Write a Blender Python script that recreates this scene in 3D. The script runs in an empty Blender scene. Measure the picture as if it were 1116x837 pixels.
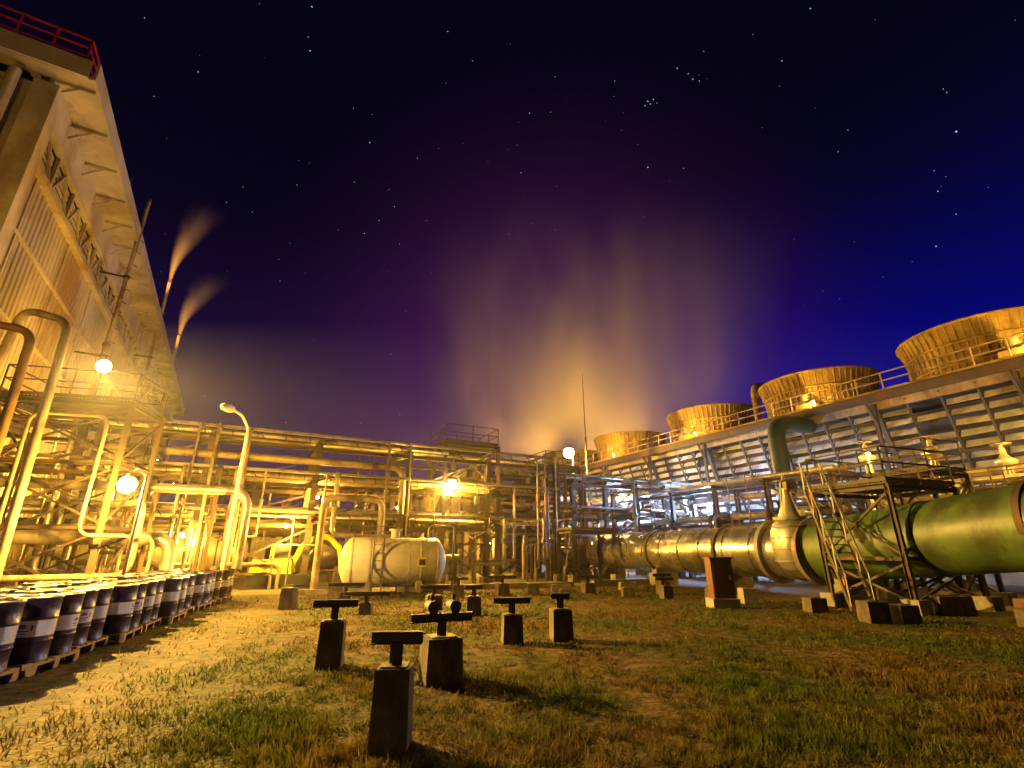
import bpy, math, random
import numpy as np
from mathutils import Vector, Matrix
random.seed(7); np.random.seed(7)
scene=bpy.context.scene
V=Vector
# ------------------------------------------------------------------ materials
MATS={}
def M(name,col,rough=.6,metal=0.,var=.35,scale=2.5,rust=None,rustamt=.55,bump=.08,spec=.5):
    m=bpy.data.materials.new(name); m.use_nodes=True; nt=m.node_tree; n=nt.nodes; l=nt.links
    b=n['Principled BSDF']; b.inputs['Roughness'].default_value=rough; b.inputs['Metallic'].default_value=metal
    b.inputs['Specular IOR Level'].default_value=spec
    tc=n.new('ShaderNodeTexCoord'); no=n.new('ShaderNodeTexNoise'); no.inputs['Scale'].default_value=scale; no.inputs['Detail'].default_value=8; no.inputs['Roughness'].default_value=.65
    l.new(tc.outputs['Object'],no.inputs['Vector'])
    r=n.new('ShaderNodeValToRGB'); r.color_ramp.elements[0].position=.3; r.color_ramp.elements[1].position=.7
    lo=1-var; r.color_ramp.elements[0].color=[c*lo for c in col]+[1]; r.color_ramp.elements[1].color=[min(1,c*(1+var*.25)) for c in col]+[1]
    l.new(no.outputs['Fac'],r.inputs['Fac']); out=r.outputs['Color']
    if rust:
        n2=n.new('ShaderNodeTexNoise'); n2.inputs['Scale'].default_value=scale*.6; n2.inputs['Detail'].default_value=10; n2.inputs['Roughness'].default_value=.7
        mp=n.new('ShaderNodeMapping'); mp.inputs['Scale'].default_value=(1,1,.45); mp.inputs['Location'].default_value=(5,3,1)
        l.new(tc.outputs['Object'],mp.inputs['Vector']); l.new(mp.outputs['Vector'],n2.inputs['Vector'])
        rr=n.new('ShaderNodeValToRGB'); rr.color_ramp.elements[0].position=rustamt-.05; rr.color_ramp.elements[1].position=rustamt+.08
        l.new(n2.outputs['Fac'],rr.inputs['Fac'])
        mx=n.new('ShaderNodeMixRGB'); l.new(rr.outputs['Color'],mx.inputs['Fac']); l.new(out,mx.inputs['Color1']); mx.inputs['Color2'].default_value=list(rust)+[1]; out=mx.outputs['Color']
    l.new(out,b.inputs['Base Color'])
    mr=n.new('ShaderNodeMapRange'); mr.inputs['To Min'].default_value=max(.05,rough-.12); mr.inputs['To Max'].default_value=min(1,rough+.15); l.new(no.outputs['Fac'],mr.inputs['Value']); l.new(mr.outputs['Result'],b.inputs['Roughness'])
    if bump:
        bp=n.new('ShaderNodeBump'); bp.inputs['Strength'].default_value=bump*4; bp.inputs['Distance'].default_value=.02
        n3=n.new('ShaderNodeTexNoise'); n3.inputs['Scale'].default_value=scale*6; n3.inputs['Detail'].default_value=6; l.new(tc.outputs['Object'],n3.inputs['Vector'])
        l.new(n3.outputs['Fac'],bp.inputs['Height']); l.new(bp.outputs['Normal'],b.inputs['Normal'])
    MATS[name]=m; return m
RU=(.16,.06,.02)
M('steel_dark',(.06,.048,.038),.65,.2,rust=(.1,.04,.018))
M('steel_grey',(.22,.21,.19),.5,.3,rust=RU,rustamt=.56)
M('cladding',(.48,.44,.37),.36,.55,.5,1.2,rust=(.17,.1,.045),rustamt=.55)
M('pipe_polished',(.6,.58,.54),.24,.9,.3,1.2,rust=(.3,.2,.1),rustamt=.66,bump=.03)
M('cladding_matt',(.34,.28,.2),.55,.1,.5,1.5,rust=(.14,.075,.03),rustamt=.53)
M('pipe_brown',(.19,.11,.05),.5,.2,.4,1.5,rust=RU)
M('pipe_green',(.075,.12,.03),.45,.0,.55,1.2,rust=(.03,.035,.015),rustamt=.52)
M('pipe_teal',(.012,.035,.032),.5,.0,.3,1.2)
M('white_paint',(.7,.67,.6),.45,0,.35,1.3,rust=(.28,.18,.1),rustamt=.62)
M('wall_sheet',(.44,.38,.28),.5,.15,.35,.25,rust=(.26,.18,.1),rustamt=.55)
M('wall_trim',(.5,.44,.33),.5,.1,.4,.5,rust=(.28,.2,.12),rustamt=.56)
M('dark',(.02,.02,.022),.7,0,.2)
M('concrete',(.28,.25,.2),.9,0,.45,2,rust=(.12,.1,.07),rustamt=.57,bump=.15)
M('pier',(.14,.1,.065),.9,0,.55,5,rust=(.045,.034,.022),rustamt=.5,bump=.2)
M('wood',(.42,.28,.13),.8,0,.4,6,bump=.15)
M('louver',(.56,.57,.56),.5,.05,.5,1.0,rust=(.2,.17,.12),rustamt=.56)
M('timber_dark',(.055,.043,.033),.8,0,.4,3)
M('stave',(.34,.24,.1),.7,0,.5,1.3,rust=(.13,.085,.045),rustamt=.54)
M('drum_blue',(.026,.013,.055),.3,.1,.2,3,spec=.6)
M('drum_label',(.58,.58,.7),.45,0,.2,6)
M('label_blue',(.04,.06,.3),.5,0,.1)
M('red_paint',(.5,.025,.015),.5,0,.2)
M('redbrown',(.12,.035,.028),.6,0,.4,2,rust=(.05,.025,.015))
M('yellow_paint',(.75,.62,.03),.4,0,.2)
M('rubber',(.02,.02,.02),.9,0,.2)
M('hill',(.02,.025,.012),1,0,.5,.05,bump=0)
M('gravel',(.12,.105,.08),.95,0,.5,4,rust=(.055,.042,.028),rustamt=.53,bump=.3)
def emis(name,col,s):
    m=bpy.data.materials.new(name); m.use_nodes=True; b=m.node_tree.nodes['Principled BSDF']
    b.inputs['Base Color'].default_value=(.1,.1,.1,1); b.inputs['Emission Color'].default_value=list(col)+[1]; b.inputs['Emission Strength'].default_value=s; MATS[name]=m
SOD=(1,.5,.05); COOL=(.38,.58,1)
emis('bulb_sodium',(1,.66,.2),160); emis('bulb_cool',(.6,.78,1),30); emis('star_mat',(.5,.58,1),1.3)

# ------------------------------------------------------------------ mesh builder
def fillet(pts,rad):
    pts=[V(p) for p in pts]; out=[pts[0]]
    for i in range(1,len(pts)-1):
        a,b,c=pts[i-1],pts[i],pts[i+1]; d1=(a-b).normalized(); d2=(c-b).normalized()
        k=min(rad,(a-b).length*.45,(c-b).length*.45); s=b+d1*k; e=b+d2*k
        for j in range(7):
            t=j/6; out.append(s*(1-t)**2+b*2*t*(1-t)+e*t*t)
    out.append(pts[-1]); return out
class B:
    def __init__(s): s.v=[];s.f=[];s.m=[];s.sm=[];s.names=[]
    def mi(s,n):
        if n not in s.names: s.names.append(n)
        return s.names.index(n)
    def add(s,vs,fs,mat,smooth=False):
        o=len(s.v); s.v+= [tuple(x) for x in vs]; i=s.mi(mat)
        for f in fs: s.f.append([o+k for k in f]); s.m.append(i); s.sm.append(smooth)
    def box(s,c,d,mat,ax=(1,0),taper=1):
        ax=V((ax[0],ax[1],0)).normalized(); ay=V((-ax.y,ax.x,0)); c=V(c); vs=[]
        for k,z in enumerate((-.5,.5)):
            t=1 if k==0 else taper
            for x,y in ((-.5,-.5),(.5,-.5),(.5,.5),(-.5,.5)): vs.append(c+ax*x*d[0]*t+ay*y*d[1]*t+V((0,0,z*d[2])))
        s.add(vs,[(3,2,1,0),(4,5,6,7),(0,1,5,4),(1,2,6,5),(2,3,7,6),(3,0,4,7)],mat)
    def beam(s,p,q,w,h,mat,off=(0,0)):
        p=V(p);q=V(q);d=(q-p)
        if d.length<1e-5:return
        d.normalize(); up=V((0,0,1)) if abs(d.z)<.95 else V((.46,-.888,0))
        x=d.cross(up).normalized(); y=x.cross(d).normalized(); vs=[]
        for e in (p,q):
            for a,b in ((-.5,-.5),(.5,-.5),(.5,.5),(-.5,.5)): vs.append(e+x*(a*w+off[0])+y*(b*h+off[1]))
        s.add(vs,[(0,1,2,3),(7,6,5,4),(0,4,5,1),(1,5,6,2),(2,6,7,3),(3,7,4,0)],mat)
    def ib(s,p,q,w,mat):
        t=w*.12
        s.beam(p,q,w,t,mat,(0,w*.5)); s.beam(p,q,w,t,mat,(0,-w*.5)); s.beam(p,q,t,w-t,mat)
    def rev(s,p,ax,prof,mat,seg=20,smooth=True,cap=True):
        p=V(p);d=V(ax).normalized(); up=V((0,0,1)) if abs(d.z)<.9 else V((1,0,0))
        x=d.cross(up).normalized(); y=-x.cross(d); vs=[]
        for t,r in prof:
            for k in range(seg):
                a=2*math.pi*k/seg; vs.append(p+d*t+x*math.cos(a)*r+y*math.sin(a)*r)
        fs=[]
        for i in range(len(prof)-1):
            for k in range(seg):
                k2=(k+1)%seg; fs.append((i*seg+k,i*seg+k2,(i+1)*seg+k2,(i+1)*seg+k))
        s.add(vs,fs,mat,smooth)
        if cap:
            n=len(prof)-1; s.add(vs[:seg],[tuple(reversed(range(seg)))],mat); s.add(vs[n*seg:],[tuple(range(seg))],mat)
    def cyl(s,p,q,r,mat,seg=12,r2=None,cap=True):
        p=V(p);q=V(q); s.rev(p,q-p,[(0,r),((q-p).length,r if r2 is None else r2)],mat,seg,cap=cap)
    def tube(s,pts,r,mat,seg=12,bend=None,bands=0,bandmat=None):
        ps=fillet(pts,bend or r*3); n=len(ps)
        T=[(ps[min(i+1,n-1)]-ps[max(i-1,0)]).normalized() for i in range(n)]
        up=V((0,0,1)) if abs(T[0].z)<.9 else V((1,0,0)); x=T[0].cross(up).normalized(); vs=[]
        for i in range(n):
            x=(x-T[i]*x.dot(T[i])).normalized(); y=T[i].cross(x)
            for k in range(seg):
                a=2*math.pi*k/seg; vs.append(ps[i]+x*math.cos(a)*r+y*math.sin(a)*r)
        fs=[(i*seg+k,i*seg+(k+1)%seg,(i+1)*seg+(k+1)%seg,(i+1)*seg+k) for i in range(n-1) for k in range(seg)]
        s.add(vs,fs,mat,True); s.add(vs[:seg],[tuple(range(seg))],mat); s.add(vs[-seg:],[tuple(range(seg))],mat)
        if bands:
            for i in range(len(pts)-1):
                a,b=V(pts[i]),V(pts[i+1]); L=(b-a).length; d=(b-a).normalized(); k=bands*.6
                while k<L-bands*.3:
                    s.cyl(a+d*k,a+d*(k+.04+r*.04),r*1.03+.004,bandmat or mat,seg); k+=bands
    def rail(s,p,q,mat,h=1.1,sp=1.4,w=.045):
        p=V(p);q=V(q);L=(q-p).length;n=max(1,int(L/sp))
        for i in range(n+1):
            a=p.lerp(q,i/n); s.beam(a,a+V((0,0,h)),w,w,mat)
        for hh in (h,h*.55): s.beam(p+V((0,0,hh)),q+V((0,0,hh)),w,w,mat)
        s.beam(p+V((0,0,.08)),q+V((0,0,.08)),.012,.12,mat)
    def ladder(s,p,top,mat,dirv=(1,0),w=.45):
        p=V(p);d=V((dirv[0],dirv[1],0)).normalized()
        a=p-d*w/2;b=p+d*w/2; up=V(top)-p
        s.beam(a,a+up,.05,.05,mat);s.beam(b,b+up,.05,.05,mat)
        n=int(up.length/.3)
        for i in range(1,n): s.beam(a+up*i/n,b+up*i/n,.03,.03,mat)
    def wheel(s,c,ax,r,mat):
        c=V(c);d=V(ax).normalized();up=V((0,0,1)) if abs(d.z)<.9 else V((1,0,0));x=d.cross(up).normalized();y=x.cross(d)
        P=[c+x*math.cos(a*math.pi/6)*r+y*math.sin(a*math.pi/6)*r for a in range(12)]
        for i in range(12): s.cyl(P[i],P[(i+1)%12],r*.09,mat,6)
        for i in (0,4,8): s.cyl(c,P[i],r*.07,mat,6)
    def obj(s,name,parent=None,loc=None):
        me=bpy.data.meshes.new(name); me.from_pydata(s.v,[],s.f)
        for n in s.names: me.materials.append(MATS[n])
        me.polygons.foreach_set('material_index',s.m); me.polygons.foreach_set('use_smooth',s.sm); me.update()
        o=bpy.data.objects.new(name,me); scene.collection.objects.link(o)
        if parent: o.parent=parent
        if loc: o.location=loc
        return o
def E(name,loc=(0,0,0)):
    o=bpy.data.objects.new(name,None); scene.collection.objects.link(o); o.location=loc; return o
def P2(o,d,t,n=None,k=0,z=0):
    return V((o[0]+d[0]*t+(n[0]*k if n else 0),o[1]+d[1]*t+(n[1]*k if n else 0),z))

# ------------------------------------------------------------------ ground
def simple_sheet(name,pts,z,mat):
    b=B(); b.add([(x,y,z) for x,y in pts],[tuple(range(len(pts)))],mat); return b.obj(name)
def grassmat(name,blade):
    m=bpy.data.materials.new(name); m.use_nodes=True; nt=m.node_tree;n=nt.nodes;l=nt.links; b=n['Principled BSDF']
    b.inputs['Roughness'].default_value=.85; b.inputs['Specular IOR Level'].default_value=.15
    tc=n.new('ShaderNodeTexCoord')
    def noise(s,d=6):
        x=n.new('ShaderNodeTexNoise'); x.inputs['Scale'].default_value=s; x.inputs['Detail'].default_value=d; l.new(tc.outputs['Object'],x.inputs['Vector']); return x
    n1=noise(.42,8); n2=noise(5)
    r1=n.new('ShaderNodeValToRGB'); e=r1.color_ramp.elements
    if blade: cs=[(.42,(.12,.085,.028)),(.52,(.105,.105,.024)),(.66,(.055,.085,.014))]
    else: cs=[(.42,(.085,.055,.026)),(.52,(.06,.048,.018)),(.66,(.032,.038,.011))]
    e[0].position=cs[0][0]; e[0].color=(*cs[0][1],1); e[1].position=cs[2][0]; e[1].color=(*cs[2][1],1); x=e.new(cs[1][0]); x.color=(*cs[1][1],1)
    l.new(n1.outputs['Fac'],r1.inputs['Fac'])
    mx=n.new('ShaderNodeMixRGB'); mx.blend_type='MULTIPLY'; mx.inputs['Fac'].default_value=1
    mr=n.new('ShaderNodeMapRange'); mr.inputs['From Min'].default_value=.3; mr.inputs['From Max'].default_value=.7; mr.inputs['To Min'].default_value=.2; mr.inputs['To Max'].default_value=1.6
    l.new(n2.outputs['Fac'],mr.inputs['Value']); l.new(r1.outputs['Color'],mx.inputs['Color1']); l.new(mr.outputs['Result'],mx.inputs['Color2']); l.new(mx.outputs['Color'],b.inputs['Base Color'])
    if blade:
        tr=n.new('ShaderNodeBsdfTranslucent'); l.new(mx.outputs['Color'],tr.inputs['Color']); ms=n.new('ShaderNodeMixShader'); ms.inputs[0].default_value=.4
        l.new(b.outputs[0],ms.inputs[1]); l.new(tr.outputs[0],ms.inputs[2]); l.new(ms.outputs[0],n['Material Output'].inputs['Surface'])
    else:
        bp=n.new('ShaderNodeBump'); bp.inputs['Strength'].default_value=.8; bp.inputs['Distance'].default_value=.06; n3=noise(14); l.new(n3.outputs['Fac'],bp.inputs['Height']); l.new(bp.outputs['Normal'],b.inputs['Normal'])
    MATS[name]=m
grassmat('grass_ground',False); grassmat('grass_blade',True)
simple_sheet('ground',[(-1500,-600),(1500,-600),(1500,2500),(-1500,2500)],0,'grass_ground')
simple_sheet('gravel_yard',[(-60,8),(-15,8),(-13,21),(-4,24.5),(4,28),(9,27),(16,14),(26,6),(70,6),(70,120),(-60,120)],.006,'gravel')
N=250000
Y=4.0*np.exp(np.random.rand(N)*math.log(28/4.0)); X=(np.random.rand(N)*2-1)*Y*1.12
clump=np.sin(X*1.3+np.sin(Y*.9)*2)*np.sin(Y*1.7+np.cos(X*1.1)*2)*.6+np.sin(X*4.1+np.sin(Y*3.3)*2)*np.sin(Y*4.7+np.cos(X*3.1)*2)*.6
dirt=np.clip((-X-1.2-.2*Y)/2.6,0,1)*.88
keep=(np.random.rand(N)<np.clip(.5+.6*clump,.03,1)*(1-dirt))&~((X<-5.6-.29*Y+.6))&~((Y>24.5+.4*X)&(X<6))&~((X>17.5-.35*Y))
X=X[keep];Y=Y[keep];c2=clump[keep];N=len(X)
h=(.022+.048*np.random.rand(N))*(1+.7*c2)*np.where(np.random.rand(N)<.03,2.0,1); w=.003+.001*Y; a=np.random.rand(N)*math.tau; lean=(np.random.rand(N,2)-.5)*.1
vs=np.zeros((N,3,3)); vs[:,0,0]=X-np.cos(a)*w; vs[:,0,1]=Y-np.sin(a)*w; vs[:,1,0]=X+np.cos(a)*w; vs[:,1,1]=Y+np.sin(a)*w
vs[:,2,0]=X+lean[:,0]; vs[:,2,1]=Y+lean[:,1]; vs[:,2,2]=h
me=bpy.data.meshes.new('grass'); me.from_pydata(vs.reshape(-1,3).tolist(),[],np.arange(3*N).reshape(-1,3).tolist()); me.materials.append(MATS['grass_blade'])
scene.collection.objects.link(bpy.data.objects.new('grass',me))
b=B(); vs=[];fs=[]; n=120
for i in range(n+1):
    a=math.radians(-75+150*i/n); R=170; hh=3.5+2*math.sin(i*.35)+1.5*math.sin(i*.9+1)
    for rr,z in ((R-30,0),(R,hh*.75),(R+20,hh),(R+80,0)): vs.append((math.sin(a)*rr,math.cos(a)*rr,z-.05))
for i in range(n):
    for k in range(3): fs.append((i*4+k,i*4+k+1,i*4+k+5,i*4+k+4))
b.add(vs,fs,'hill',True); b.obj('hills')
b=B()
b.box((-1,25.2,.12),(9,.25,.24),'concrete',(.92,.39)); b.box((6.2,28.2,.14),(4.5,.3,.28),'concrete',(.9,.43)); b.box((-7.5,22.4,.1),(3,.25,.2),'concrete',(.9,.43))
b.obj('concrete_kerb')

# ------------------------------------------------------------------ turbine hall
hall=E('turbine_hall')
C=(-21.8,17.0); Lb=(-.494,.869); Nb=(.869,.494); H=23.5; LEN=68
def hp(t,k,z): return P2(C,Lb,t,Nb,k,z)
b=B()
t=0; step=.5; vs=[];fs=[]; prof=[]
while t<LEN: prof+=[(t,0),(t+.32,0),(t+.36,.06),(t+.46,.06)]; t+=step
prof.append((LEN,0))
for (tt,k) in prof: vs+= [hp(tt,k,1.2),hp(tt,k,18.6)]
for i in range(len(prof)-1): fs.append((2*i,2*i+2,2*i+3,2*i+1))
b.add(vs,fs,'wall_sheet')
vs=[];fs=[];prof=[];t=0
while t<30: prof+=[(t,0),(t+.32,0),(t+.36,.06),(t+.46,.06)]; t+=step
for (tt,k) in prof:
    p=hp(-k,-tt,1.2); q=hp(-k,-tt,H-1.2); vs+=[p,q]
for i in range(len(prof)-1): fs.append((2*i,2*i+1,2*i+3,2*i+2))
b.add(vs,fs,'wall_sheet')
b.obj('wall_cladding',hall)
b=B()
ctr=hp(LEN/2,-15,0)
b.box((ctr.x,ctr.y,H/2-.3),(LEN-.4,29.4,H-1.4),'dark',Lb)
b.box((ctr.x,ctr.y,.6),(LEN+.3,30.3,1.2),'concrete',Lb)
b.obj('core',hall)
b=B()
p=hp(LEN/2,.5,0); b.box((p.x,p.y,H-.5),(LEN+1.4,2.6,.16),'wall_trim',Lb)
p=hp(LEN/2,1.75,0); b.box((p.x,p.y,H-.1),(LEN+1.6,.12,1.0),'wall_trim',Lb)
p=hp(LEN/2,.12,0); b.box((p.x,p.y,21.9),(LEN,.2,2.0),'wall_trim',Lb)
p=hp(LEN/2,.2,0); b.box((p.x,p.y,18.7),(LEN,.35,.3),'wall_trim',Lb); b.box((p.x,p.y,20.85),(LEN,.3,.2),'wall_trim',Lb)
p=hp(-.8,-15,0); b.box((p.x,p.y,H-.1),(.12,33,1.0),'wall_trim',Lb)
p=hp(-.3,-15,0); b.box((p.x,p.y,H-.56),(.9,32,.14),'wall_trim',Lb)
p=hp(.1,.1,0); b.box((p.x,p.y,H/2-.5),(.9,.9,H-1.4),'wall_trim',Lb)
p=hp(LEN,.05,0); b.box((p.x,p.y,H/2-.5),(.7,.7,H-1.4),'wall_trim',Lb)
for t in range(0,68,3):
    b.beam(hp(t+.2,.15,18.8),hp(t+.2,.15,20.8),.16,.16,'wall_trim')
    b.beam(hp(t+.3,.15,18.85),hp(t+1.6,.15,20.75),.1,.1,'wall_trim'); b.beam(hp(t+1.7,.15,20.75),hp(t+3.1,.15,18.85),.1,.1,'wall_trim')
    for z in (19.15,19.5,19.85,20.2,20.5): b.beam(hp(t+.35,.02,z),hp(t+3.05,.02,z),.05,.2,'wall_trim')
    b.beam(hp(t,1.2,H-.65),hp(t,.25,22.0),.08,.12,'wall_trim'); b.beam(hp(t,.2,H-.7),hp(t,1.7,H-.7),.08,.16,'wall_trim')
for t in range(2,68,6): b.beam(hp(t,.1,2),hp(t,.1,18.5),.09,.12,'wall_trim')
for z in (6,12,15.5): b.beam(hp(0,.12,z),hp(LEN,.12,z),.12,.16,'wall_trim')
b.obj('eaves_and_trim',hall)
b=B()
for z in (21,19.5,18,16.5,15,13.5,12):
    b.beam(hp(-.15,-1.6,z),hp(-.15,-6.5,z),.1,.18,'steel_dark')
for k in (-1.6,-4,-6.5): b.beam(hp(-.15,k,11.5),hp(-.15,k,21.4),.15,.15,'steel_dark')
b.tube([hp(-.6,-.9,22.2),hp(-.6,-.9,10),hp(-.6,-.9,2)],.22,'wall_trim',10)
b.tube([hp(-.9,-7.4,22.2),hp(-.9,-7.4,10)],.5,'cladding_matt',14,bands=1.6)
b.tube([hp(-.9,-3,23),hp(-.9,-3,14),hp(-.9,-5.4,11),hp(-.9,-5.4,6)],.35,'cladding_matt',14,bands=1.6)
b.obj('end_wall_louvres',hall)
b=B()
b.rail(hp(-.7,1.2,H+.6),hp(-.7,-14,H+.6),'red_paint',1.15,1.2,.07); b.rail(hp(-.7,1.2,H+.6),hp(2.2,1.2,H+.6),'red_paint',1.15,1.2,.07)
b.cyl(hp(13,.6,H+.4),hp(13,.6,H+4),.07,'steel_dark',8)
b.obj('roof_railing',hall)
b=B(); p=hp(LEN/2,-15,0); b.box((p.x,p.y,H+.3),(LEN+1,31.5,.5),'steel_grey',Lb); b.obj('roof',hall)

# ------------------------------------------------------------------ vent stacks
for (x,y,z,r,z0) in ((-27.2,30,26.7,.14,0),(-36.1,45,28.7,.15,0),(-45.0,60,29.5,.18,0)):
    s=B(); s.cyl((x,y,z0),(x,y,z*.55),r*1.25,'cladding_matt',12); s.cyl((x,y,z*.55),(x,y,z),r,'cladding_matt',12,cap=False); s.cyl((x,y,z*.55),(x,y,z*.55+.25),r*1.7,'steel_grey',12)
    s.cyl((x,y,z-.01),(x,y,z-.3),r*1.2,'steel_dark',12)
    for zz in (8,14,20):
        s.beam((x,y,zz),(x-1.3,y-.75,zz),.1,.1,'steel_dark'); s.cyl((x,y,zz-.1),(x,y,zz+.1),r*1.5,'steel_dark',12)
    for zz in range(3,int(z)-2,1): s.beam((x+.3,y-.1,zz),(x+.3,y+.25,zz),.04,.04,'steel_dark')
    s.obj('vent_stack')

# ------------------------------------------------------------------ pipe racks
Md=(.888,.46); Ld=(-.46,.888)
def rack(name,p0,d,length,width,levels,bay,pipes,drops=0,cs=.3,seed=1):
    rnd=random.Random(seed); e=E(name); s=B(); d=V((d[0],d[1],0)).normalized(); n=V((d.y,-d.x,0)); p0=V((p0[0],p0[1],0))
    nb=int(round(length/bay)); top=levels[-1]
    for i in range(nb+1):
        c=p0+d*(i*bay)
        for sd in (-1,1):
            q=c+n*sd*width/2; s.ib(q,q+V((0,0,top)),cs,'steel_dark'); s.box((q.x,q.y,.15),(.6,.6,.3),'concrete',(d.x,d.y))
        for z in levels: s.ib(c-n*(width/2+.3)+V((0,0,z)),c+n*(width/2+.3)+V((0,0,z)),cs*.8,'steel_dark')
        if i<nb:
            for sd in (-1,1):
                q=c+n*sd*width/2; q2=q+d*bay
                for z in levels: s.ib(q+V((0,0,z-cs*.9)),q2+V((0,0,z-cs*.9)),cs*.6,'steel_dark')
                if i%2==(0 if sd>0 else 1):
                    s.beam(q+V((0,0,.3)),q2+V((0,0,levels[0]-.4)),.1,.1,'steel_dark'); s.beam(q2+V((0,0,.3)),q+V((0,0,levels[0]-.4)),.1,.1,'steel_dark')
                else:
                    for a in range(len(levels)-1): s.beam(q+V((0,0,levels[a])),q2+V((0,0,levels[a+1]-.4)),.09,.09,'steel_dark')
    s.obj('frame',e); s=B(); L=nb*bay
    for (off,z,r,m,t0,t1) in pipes:
        a=p0+n*off+d*(t0*L)+V((0,0,z+r+cs*.45)); c=p0+n*off+d*(t1*L)+V((0,0,z+r+cs*.45))
        s.tube([a,c],r,m,16 if r>.2 else 10,bands=2.2 if r>.12 else 0)
    for k in range(drops):
        t=rnd.random()*L; off=rnd.choice([-1,1])*(width/2+.35+rnd.random()*.5); z=rnd.choice(levels)+.4; r=rnd.choice([.035,.05,.05,.07,.1,.13]); m=rnd.choice(['cladding','cladding_matt','pipe_brown','steel_dark','steel_grey'])
        a=p0+d*t; sh=rnd.uniform(-2.5,2.5); zb=rnd.uniform(.5,2.5)
        s.tube([a+V((0,0,z)),a+n*off+V((0,0,z)),a+n*off+V((0,0,zb)),a+n*off+d*sh+V((0,0,zb)),a+n*off+d*sh+V((0,0,0))],r,m,10)
        if k%2==0:
            c=a+n*off+V((0,0,(z+zb)/2)); s.cyl(c-V((0,0,.15)),c+V((0,0,.15)),r*1.8,'steel_grey',10); s.cyl(c,c+n*math.copysign(.35,off),r*.4,'steel_dark',6); s.wheel(c+n*math.copysign(.36,off),n,.13+r*.5,'red_paint' if rnd.random()<.3 else 'steel_dark')
    for z in levels:
        q=n*(width/2+.28); zz=V((0,0,z+.35)); s.beam(p0+q+zz,p0+q+d*L+zz,.3,.025,'steel_grey'); s.beam(p0+q+zz+n*.15+V((0,0,.05)),p0+q+d*L+zz+n*.15+V((0,0,.05)),.02,.12,'steel_grey')
        for k in range(int(L/1.2)): s.beam(p0+q+d*(k*1.2+rnd.random()*.3)+V((0,0,z)),p0+q+d*(k*1.2)+V((0,0,z+.35)),.04,.04,'steel_dark')
        for k in range(int(L/4)):
            a=p0+n*(width/2+.1)+d*rnd.random()*L; h=rnd.uniform(.5,1.2); s.beam(a+V((0,0,z-h)),a+V((0,0,z)),.03,.03,'steel_grey'); s.box(a+V((0,0,z-h)),(.3,.15,.4),'steel_grey',(d.x,d.y))
    s.obj('pipes',e)
    return e
cm='cladding_matt'; cl='cladding'
pA=[(-1.2,7.2,.15,cl,0,1),(-.75,7.2,.1,'white_paint',0,1),(-.1,7.2,.18,cm,0,.98),(.5,7.2,.07,cl,0,1),(.8,7.2,.05,'steel_grey',0,1),(1.3,7.2,.12,cl,.1,.75),
    (-1.1,5.2,.22,cm,0,1),(-.3,5.2,.14,cl,0,1),(.2,5.2,.06,cl,0,1),(.7,5.2,.2,'pipe_brown',.2,1),(1.3,5.2,.1,cl,0,1),
    (-1.1,3.2,.32,cl,0,.9),(-.2,3.2,.2,cm,0,1),(.3,3.2,.08,cm,0,1),(1.0,3.2,.28,cl,.0,.85),(1.5,3.2,.06,'white_paint',0,1)]
rack('pipe_rack',(-24.5,20.6),Md,30,3.4,[3.2,5.2,7.2],5,pA,56,seed=3)
pB=[(-.9,6.7,.2,cm,0,1),(0,6.7,.12,cl,0,1),(.8,6.7,.18,cl,0,1),(-.6,4.4,.25,cl,0,1),(.6,4.4,.2,'pipe_brown',0,1),(0,4.4,.1,cl,0,1)]
rack('pipe_rack',(-1.5,35.2),Md,18,2.8,[2.4,4.4,6.7],3,pB,22,seed=5)
pC=[(-.7,5.9,.15,cl,0,1),(.5,5.9,.2,cm,0,1),(0,3.6,.22,cl,0,1)]
rack('pipe_rack',(18.6,27.5),Ld,24,2.2,[3.6,5.9],4,pC,14,.25,seed=9)
pD=[(-1,6.0,.3,cl,0,1),(0,6.0,.25,cm,0,1),(1,6.0,.2,cl,0,1),(-.8,3.4,.35,cm,0,1),(.8,3.4,.35,cl,0,1)]
rack('pipe_rack',(-22,34),Md,32,3.2,[3.4,6.0],4,pD,26,seed=12)
rack('pipe_rack',(-2.4,33),Ld,32,3,[3.5,6.2],4,[(a,6.2 if z==6.0 else z,r,m_,t0,t1) for a,z,r,m_,t0,t1 in pD],20,seed=15)
b=B(); b.tube([(-18.5,21.6,6.2),(-6.2,27.9,6.2),(-6.2,27.9,2.2),(-6.2,31,2.2)],.18,cm,14,.7,bands=2.4); b.obj('header_pipe')
b=B(); b.tube([(-9.5,25.2,0),(-9.5,25.2,4.3),(-6.9,26.6,4.3),(-6.9,26.6,1.4),(-3,28.8,1.4)],.17,cm,14,.6,bands=2.4); b.obj('header_pipe')

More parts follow.
